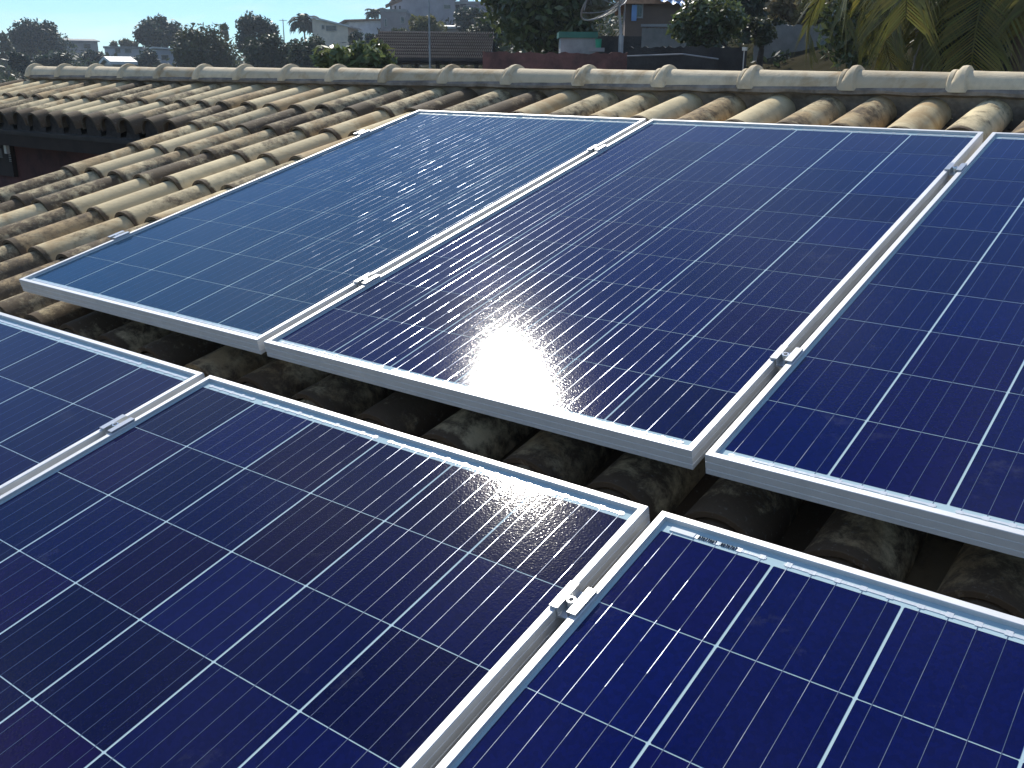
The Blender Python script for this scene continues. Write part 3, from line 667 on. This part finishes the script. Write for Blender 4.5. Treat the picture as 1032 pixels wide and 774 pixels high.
# --- middle: houses up the hill
building('hill_house', 'pale blue grey house wall with a dark tiled corner roof', 354, 390, 20, 44, 88, 7, wall_col('wall_blue', (.36, .42, .46)), 'shed', M_RTILE, -2, 6, over=.4)
palm('small palm showing above the pale blue grey house', 378, 104, 14, 1.2, 20, 36, 'blue', .9, lw=.07, nleaf=22)
building('hill_house', 'brownish block house with a narrow slit window and flat top', 385, 409, 12, 40, 78, 6, wall_col('wall_brownblock', (.20, .17, .16)), 'flat', M_SLAB, 0, -4, [(389, 390.5, 22, 28), (404, 407, 20, 25)], over=.04)
def pergola(label, u0, u1, v0, v1, D):
    px = D / FOC; uc = (u0 + u1) / 2; b = P3(uc, v1, D); t = empty('pergola', label, 'pergola'); t.matrix_world = Matrix.Translation(b) @ frame_at(uc, D)
    h = (u1 - u0) * px / 2; H = (v1 - v0) * px
    r_ = MB(); r_.add([(-h - .3, -.3, H - .2), (h + .1, -.3, H + .35), (h + .1, 2.2, H + .35), (-h - .3, 2.2, H - .2), (-h - .3, -.3, H - .08), (h + .1, -.3, H + .47), (h + .1, 2.2, H + .47), (-h - .3, 2.2, H - .08)], [(0, 3, 2, 1), (4, 5, 6, 7), (0, 1, 5, 4), (1, 2, 6, 5), (2, 3, 7, 6), (3, 0, 4, 7)]); r_.build('roof', M_RTILE, t)
    for x in (-h + .1, 0, h - .1):
        p = MB(); p.box(x - .06, x + .06, 0, .12, -.9, H - .12); p.build('post', M_DARKWOOD, t)
pergola('small tiled porch roof on posts on top of the brownish block house', 393, 404, 5, 11.5, 79)
building('hill_house', 'large grey gabled house at the top of the hill', 402, 457, -1, 40, 84, 9, wall_col('wall_biggrey', (.25, .23, .235)), 'gable', M_RTILE, 7, 5, [(455 - 8, 455 - 2, 9, 12)], side_gable=True, over=.2)
building('hill_house', 'purplish grey house with balcony openings right of the gabled house', 456, 484, 4, 40, 86, 7, wall_col('wall_purple', (.22, .18, .20)), 'flat', M_SLAB, 0, -8, [(460, 464, 9, 13), (468, 475, 10, 13), (462, 468, 18, 22)], over=.1)
building('shed', 'tiny shed with a white roof below the purplish house', 448, 462, 29, 40, 62, 2, wall_col('wall_tiny', (.2, .18, .15)), 'gable', M_ROOFPALE, 1.5, 12, cat='shed', over=.12)
building('water_tank_room', 'dark cube shaped tank room on the purplish grey house roof', 464, 471, 1, 6, 86, 1.2, wall_col('tank_dark', (.05, .05, .055)), 'flat', M_SLAB, 0, 0, cat='tank room', over=.05)
tree('hill_tree', 'yellowish olive tree in front of the large gabled house', 'tree', 430, 58, 42, 12, 44, 'yellow', 2200, lobes=18, seed=38)
tree('bush', 'light bushes at the foot of the brownish block house', 'bush', 404, 54, 44, 25, 26, 'olive', 800, lobes=10, seed=39, trunk_frac=.1, group='bushes on the hillside')
tree('bush', 'bluish bushes below the pale blue house wall', 'bush', 366, 60, 50, 30, 32, 'blue', 900, lobes=10, seed=40, trunk_frac=.1, group='bushes on the hillside')
# open shed with the long dark tiled roof
D = 24; px = D / FOC; b = P3(432, 70, D); gz = ground_z(b.x, b.y) - .2; gz = min(gz, b.z - .8)
t = empty('open_shed', 'open shed with a long dark tiled roof on thin posts', 'shed'); t.matrix_world = Matrix.Translation((b.x, b.y, gz)) @ frame_at(432, D, -5)
z0 = b.z - gz; h = 60 * px; ze = z0 + 8 * px; zr = z0 + 36 * px
M_SHEDROOF = mat('dark_old_tiles', (0.040, 0.028, 0.024), .8, var=.5, scale=2.5, bump=.5, bscale=20)
rf = MB(); nst = 9
for k in range(nst):
    a, c = k / nst, (k + 1) / nst + .02; y_a, y_c = -.4 + 3.0 * a, -.4 + 3.0 * c; z_a, z_c = ze + (zr - ze) * a + .05, ze + (zr - ze) * c
    nt_ = 64
    for q in range(nt_):
        x = -h + 2 * h * q / nt_; w2 = 2 * h / nt_; bmp = .05
        rf.add([(x, y_a, z_a), (x + w2 * .5, y_a, z_a + bmp), (x + w2 * .5, y_c, z_c + bmp), (x, y_c, z_c), (x + w2, y_a, z_a), (x + w2, y_c, z_c), (x, y_a, z_a - .06), (x + w2, y_a, z_a - .06)], [(0, 1, 2, 3), (1, 4, 5, 2), (6, 7, 4, 1, 0)])
rf.add([(-h, -.3, ze - .06), (h, -.3, ze - .06), (h, 2.7, zr - .06), (-h, 2.7, zr - .06)], [(0, 3, 2, 1)])
rf.add([(-h, 2.7, zr - .06), (h, 2.7, zr - .06), (h, 5.6, ze - .06), (-h, 5.6, ze - .06)], [(0, 1, 2, 3)])
rf.build('roof', M_SHEDROOF, t)
for u in (381, 401, 421, 441, 452, 478):
    p = MB(); x = (u - 432) * px; p.box(x - .045, x + .045, -.15, -.05, -.3, ze + .04); p.build('post', M_DARKWOOD, t)
bw = MB(); bw.box(-h + .3, h - .3, 3.4, 3.55, -.3, z0 + .05); bw.build('wall', wall_col('wall_olive', (.30, .28, .16)), t)
pole('thin leaning radio mast standing in front of the open shed', 433.5, -20, 70, 20, .02)
# bush with large light leaves
tree('bush', 'light green broad leaved bush with pinkish tips behind the ridge', 'bush', 358, 14, 84, 38, 84, 'light', 2600, leaf=.07, lobes=26, seed=41, trunk_frac=.15, group='bushes on the hillside')
tree('hill_tree', 'dark bushy tree right of the open shed roof', 'tree', 489, 34, 70, 14, 46, 'dark', 2600, lobes=18, seed=42)
tree('hill_tree', 'bluish tree behind the right end of the open shed', 'tree', 474, 62, 40, 4, 34, 'blue', 2000, lobes=16, seed=43)
tree('hill_tree', 'huge dark leafy tree over the red brick wall', 'tree', 552, 18, 62, -60, 150, 'gloss', 12000, leaf=.085, lobes=80, seed=44, trunk_frac=.2)
# red wall
def wall_thing(label, u0, u1, v0, v1, D, m_, thick=.18, yaw=0, name='garden_wall', cap=None):
    px = D / FOC; uc = (u0 + u1) / 2; b = P3(uc, v1, D); tp = P3(uc, v0, D); gz = min(ground_z(b.x, b.y), b.z) - .4
    t = empty(name, label, 'wall', group='walls behind the ridge'); t.matrix_world = Matrix.Translation((b.x, b.y, gz)) @ frame_at(uc, D, yaw); h = (u1 - u0) * px / 2
    mb = MB(); n = 40; r = random.Random(int(u0)); zt = tp.z - gz
    vs = []
    for i in range(n + 1):
        x = -h + 2 * h * i / n; z = zt + r.uniform(-.02, .015); vs += [(x, 0, -.2), (x, 0, z), (x, thick, z), (x, thick, -.2)]
    fs = [(i * 4 + k, (i + 1) * 4 + k, (i + 1) * 4 + k + 1, i * 4 + k + 1) for i in range(n) for k in range(3)] + [(0, 1, 2, 3), (n * 4 + 3, n * 4 + 2, n * 4 + 1, n * 4)]
    mb.add(vs, fs); mb.build('masonry', m_, t)
    if cap:
        c = MB(); c.box(-h - .02, h + .02, -.03, thick + .03, zt + .016, zt + .06); c.build('coping', cap, t)
    return t
M_BRICKRED = mat('old_red_brick', (0.32, 0.13, 0.10), .9, scale=3.5, col2=(0.07, 0.04, 0.033), bump=.6, bscale=25)
M_BLACKWALL = mat('mossy_dark_wall', (0.045, 0.042, 0.038), .9, var=.5, scale=4, bump=.5)
M_GREYREND = mat('grey_render', (0.24, 0.225, 0.195), .9, var=.3, scale=3, bump=.3)
wall_thing('weathered red brick wall with a ragged top behind the ridge', 490, 640, 53, 88, 13, M_BRICKRED, yaw=2)
wall_thing('dark mossy wall crossed by a thin grey pipe', 634, 745, 47, 92, 12, M_BLACKWALL, yaw=-3)
wall_thing('pale grey rendered low wall in front of the tile roofed house', 648, 694, 28, 46, 18, M_GREYREND, cap=M_SLAB)
wall_thing('grey concrete retaining wall on the slope left of the palm', 764, 838, 25, 45, 16.5, M_GREYREND, yaw=-6, thick=.4)
# pipe along the dark wall
pa, pb, pc_ = P3(632, 56.5, 11.85), P3(688, 54.5, 11.7), P3(724, 59.5, 11.6)
mb = MB(); mb.tube([pa - pa, pb - pa, pc_ - pa], .009, 6); tag(mb.build('pipe', M_POLE, loc=pa), 'thin grey pipe running along the dark mossy wall', 'pipe')
# box with a green top on the red wall
t = empty('water_tank', 'pale water box with a green lid standing on the red wall', 'water tank'); b = P3(583, 49, 13.6); t.matrix_world = Matrix.Translation(b) @ frame_at(583, 13.6, 4); px = 13.6 / FOC
mb = MB(); mb.box(-17 * px, 17 * px, 0, .5, -1.2, 9.5 * px); mb.build('tank_body', mat('tank_grey', (.36, .38, .36), .7, var=.25), t)
mb = MB(); M_GREEN = mat('green_lid', (.03, .16, .11), .5, var=.2); mb.box(-19 * px, 18 * px, -.03, .53, 9.6 * px, 15 * px); mb.build('lid', M_GREEN, t)
t2 = empty('bucket', 'small bright green bucket beside the pale water box', 'bucket'); b = P3(603, 48, 13.2); t2.matrix_world = Matrix.Translation(b)
mb = MB(); mb.tube([(0, 0, 0), (0, 0, .1)], [.034, .042], 14); mb.build('bucket_body', mat('green_plastic', (.02, .30, .17), .4), t2)
mb = MB(); mb.tube([(0, 0, .101), (0, 0, .108)], [.046, .046], 14); mb.build('rim', M_GREEN, t2)
mb = MB(); mb.box(-.12, .08, -.05, .1, -.05, -.002, frame_at(603, 13.2)); tag(mb.build('ledge_stone', M_SLAB, loc=b), 'flat stone under the small green bucket', 'stone')
# satellite dish
t = empty('satellite_dish', 'large mesh satellite dish on a strut tilted up to the sky', 'satellite dish'); Dd = 13.2; b = P3(626, 40, Dd); t.matrix_world = Matrix.Translation((b.x, b.y, ground_z(b.x, b.y))) @ frame_at(622, Dd)
z0 = b.z - ground_z(b.x, b.y); px = Dd / FOC
axis = Vector((-.62, .30, .72)).normalized(); ux = axis.cross(Vector((0, 1, 0))).normalized(); uy = axis.cross(ux)
cen = Vector(((618 - 626) * px, 0.0, z0 + 36 * px)); RD = .45
def dp(r_, a): return cen + ux * (r_ * math.cos(a)) + uy * (r_ * math.sin(a)) + axis * (.42 * r_ * r_ / RD - .10)
M_MESH = bpy.data.materials.new('dish_mesh'); M_MESH.use_nodes = True
_t = M_MESH.node_tree; _b = _t.nodes['Principled BSDF']; _b.inputs['Base Color'].default_value = (.30, .30, .28, 1); _b.inputs['Metallic'].default_value = .3; _b.inputs['Roughness'].default_value = .5
dm = MB(); rings_, secs = 34, 96
for j in range(1, rings_ + 1):
    r_ = RD * j / rings_
    for k in range(secs):
        a0, a1 = 2 * math.pi * k / secs, 2 * math.pi * (k + 1) / secs; w_ = .0014
        dm.quad(dp(r_ - w_, a0), dp(r_ - w_, a1), dp(r_ + w_, a1), dp(r_ + w_, a0))
for k in range(secs):
    a = 2 * math.pi * k / secs
    for j in range(6 if k % 2 else 2, rings_):
        ra, rb_ = RD * j / rings_, RD * (j + 1) / rings_; da = .0013 / max(.1, ra); dm.quad(dp(ra, a - da), dp(ra, a + da), dp(rb_, a + da), dp(rb_, a - da))
dm.build('reflector', M_MESH, t)
mb = MB(); mb.tube([dp(RD, 2 * math.pi * k / 48) for k in range(49)], .011, 6); mb.build('rim', mat('dish_rim', (.45, .45, .42), .5, .3), t)
mb = MB()
for k in range(8): mb.tube([dp(RD * q / 5, 2 * math.pi * (k + .5) / 8) - axis * .006 for q in range(6)], .006, 5)
mb.build('ribs', M_POLE, t)
foc_ = cen + axis * .42; mb = MB()
for k in range(3): mb.tube([dp(RD * .95, 2 * math.pi * k / 3 + .5), foc_], .006, 5)
mb.build('feed_struts', M_POLE, t); mb = MB(); mb.tube([foc_ - axis * .05, foc_ + axis * .08], .035, 10); mb.build('feed_horn', M_SLAB, t)
mb = MB(); mb.tube([cen - axis * .1, Vector((0, 0.02, z0 + 2 * px)), ], .018, 8); mb.tube([Vector((.0, 0.02, -.2)), Vector((0, 0.02, z0 + 4 * px))], .035, 8); mb.build('mount_pole', mat('mount', (.42, .42, .40), .5, .2), t)
mb = MB(); pv = P3(624, 53, 13.35); mb.box(-.28, .28, 0, .5, -.9, .2, frame_at(624, 13.35)); tag(mb.build('pedestal', M_BLACKWALL, loc=pv), 'dark masonry pedestal under the satellite dish', 'pedestal')
# house with the orange tile edge, right of the dish
building('hill_house', 'brown house with a broken orange tile roof and a blue door', 632, 702, 3.5, 40, 22, 4, wall_col('wall_brown', (.13, .085, .06)), 'gable', mat('orange_tiles', (.42, .22, .12), .8, var=.4, scale=6, bump=.6), 16, 3, [(642, 647, 9, 20)], over=.2)
o = MB(); px = 21.85 / FOC; b = P3(639, 21, 21.85); o.box(-2.6 * px, 2.2 * px, 0, .06, 0, 14 * px, frame_at(639, 21.85)); tag(o.build('door_leaf', mat('blue_paint', (.16, .30, .52), .5, var=.15), loc=b), 'pale blue open door leaf at the brown house', 'door')
# blue tarp on the roof
tb = MB(); A = P3(661, -1, 21.7); Bq = P3(690, 6, 21.5); Cq = P3(690, -6, 22.3); Dq = P3(663, -12, 22.5); n = 10; vs = []
for i in range(n + 1):
    for j in range(n + 1):
        p = A.lerp(Bq, i / n).lerp(Dq.lerp(Cq, i / n), j / n) - A; p.z += .03 * math.sin(i * 1.9 + j) + .02 * mnoise.noise(Vector((i * .7, j * .7, 2))); vs.append(p)
tb.add(vs, [(i * (n + 1) + j, (i + 1) * (n + 1) + j, (i + 1) * (n + 1) + j + 1, i * (n + 1) + j + 1) for i in range(n) for j in range(n)])
tag(tb.build('tarpaulin', mat('blue_tarp', (.22, .38, .62), .4, var=.15), loc=A, smooth=60), 'sagging light blue tarpaulin on the brown house roof', 'tarpaulin')
# right-hand vegetation
tree('shrub', 'glossy small leaved shrub sparkling in the sun above the dark wall', 'shrub', 712, 14.5, 50, -6, 76, 'gloss', 4200, leaf=.05, lobes=30, seed=45, trunk_frac=.2, group='shrubs behind the dark wall')
tree('shrub', 'bright yellow green leafy shrub behind the sparkling shrub', 'shrub', 732, 15.5, 44, 0, 40, 'light', 2000, leaf=.055, lobes=16, seed=46, trunk_frac=.2, group='shrubs behind the dark wall')
tree('hill_tree', 'dark tree rising out of view behind the yellow green shrub', 'tree', 752, 22, 50, -60, 110, 'dark', 4000, leaf=.09, lobes=30, seed=47)
tree('bush', 'dry straw coloured scrub above the grey retaining wall', 'bush', 806, 19, 32, -14, 84, 'dry', 2600, leaf=.07, lobes=26, seed=48, trunk_frac=.1, group='bushes on the hillside')
tree('bush', 'dark green vines hanging over the left end of the retaining wall', 'bush', 765, 15.6, 52, 8, 34, 'olive', 1400, leaf=.045, lobes=14, seed=49, trunk_frac=.1, group='bushes on the hillside')
tree('hill_tree', 'dense dark leafy tree filling the gap left of the palm', 'tree', 868, 13, 74, -50, 92, 'gloss', 5200, leaf=.06, lobes=40, seed=50)
tree('hill_tree', 'shadowy tree behind the palm fronds at the right edge', 'tree', 985, 14, 90, -60, 190, 'dark', 7000, leaf=.075, lobes=60, seed=51)
palm('coconut palm with long drooping fronds at the right edge', 1046, 8.8, -80, 1.9, 15, 52, 'yellow', .55, droop=1.2, nleaf=84, lw=.011, angs=[(3.0, .25), (3.25, .0), (3.5, .35), (3.9, .15), (4.2, .4), (4.5, .0), (4.8, .3), (3.7, -.25), (3.15, .55), (2.8, .1), (2.5, .45), (1.5, .5), (.6, .4), (0.0, .2), (5.4, .1)], group='coconut palm')
palm('younger coconut palm behind the first one with yellowing fronds', 935, 10.6, -40, 1.8, 11, 53, 'yellow', .55, droop=1.2, nleaf=70, lw=.011, group='coconut palm')
# rods and litter behind the ridge
a = P3(747, 92, 7.2); b = P3(748, 51, 7.2); t = empty('garden_tap', 'thin upright pipe with a pale cap behind the ridge', 'pipe', loc=(a.x, a.y, a.z - 1.0))
mb = MB(); mb.tube([(0, 0, -1.2), (0, 0, b.z - a.z + 1.0)], .0045, 6); mb.build('rod', M_POLE, t); mb = MB(); mb.box(-.012, .016, -.012, .012, b.z - a.z + 1.0, b.z - a.z + 1.022); mb.build('cap', M_ROOFPALE, t)

# ground cover nobody could count
sr = random.Random(77); sc = MB(); cl = []
for _ in range(1500):
    u = sr.uniform(-60, 1090); D = sr.uniform(22, 125) if u < 520 else sr.uniform(15, 70)
    p = P3(u, 72, D); z = ground_z(p.x, p.y); rad = D * .011 * sr.uniform(.5, 1.2)
    cl.append((Vector((p.x, p.y, z + rad * .5)), rad, sr.uniform(.5, 1.3)))
for c in cl: leaves(sc, [c], 16, c[1] * .32, sr)
tag(sc.build('undergrowth', LEAF['dark'], attr=True), 'tangled dark scrub covering the slopes between the trees and houses', 'undergrowth', kind='stuff')
# ------------------------------------------------------------------ air
hz = MB(); hz.box(-260, 130, -40, 330, -9, 60)
M_HAZE = bpy.data.materials.new('haze_air'); M_HAZE.use_nodes = True; _t = M_HAZE.node_tree
_t.nodes.remove(_t.nodes['Principled BSDF']); _v = _t.nodes.new('ShaderNodeVolumePrincipled'); _v.inputs['Color'].default_value = (.75, .87, 1, 1); _v.inputs['Density'].default_value = 0.0008; _v.inputs['Anisotropy'].default_value = 0.3
_t.links.new(_v.outputs['Volume'], _t.nodes['Material Output'].inputs['Volume'])
tag(hz.build('haze', M_HAZE), 'thin bluish haze in the air over the hillside', 'haze', kind='stuff')
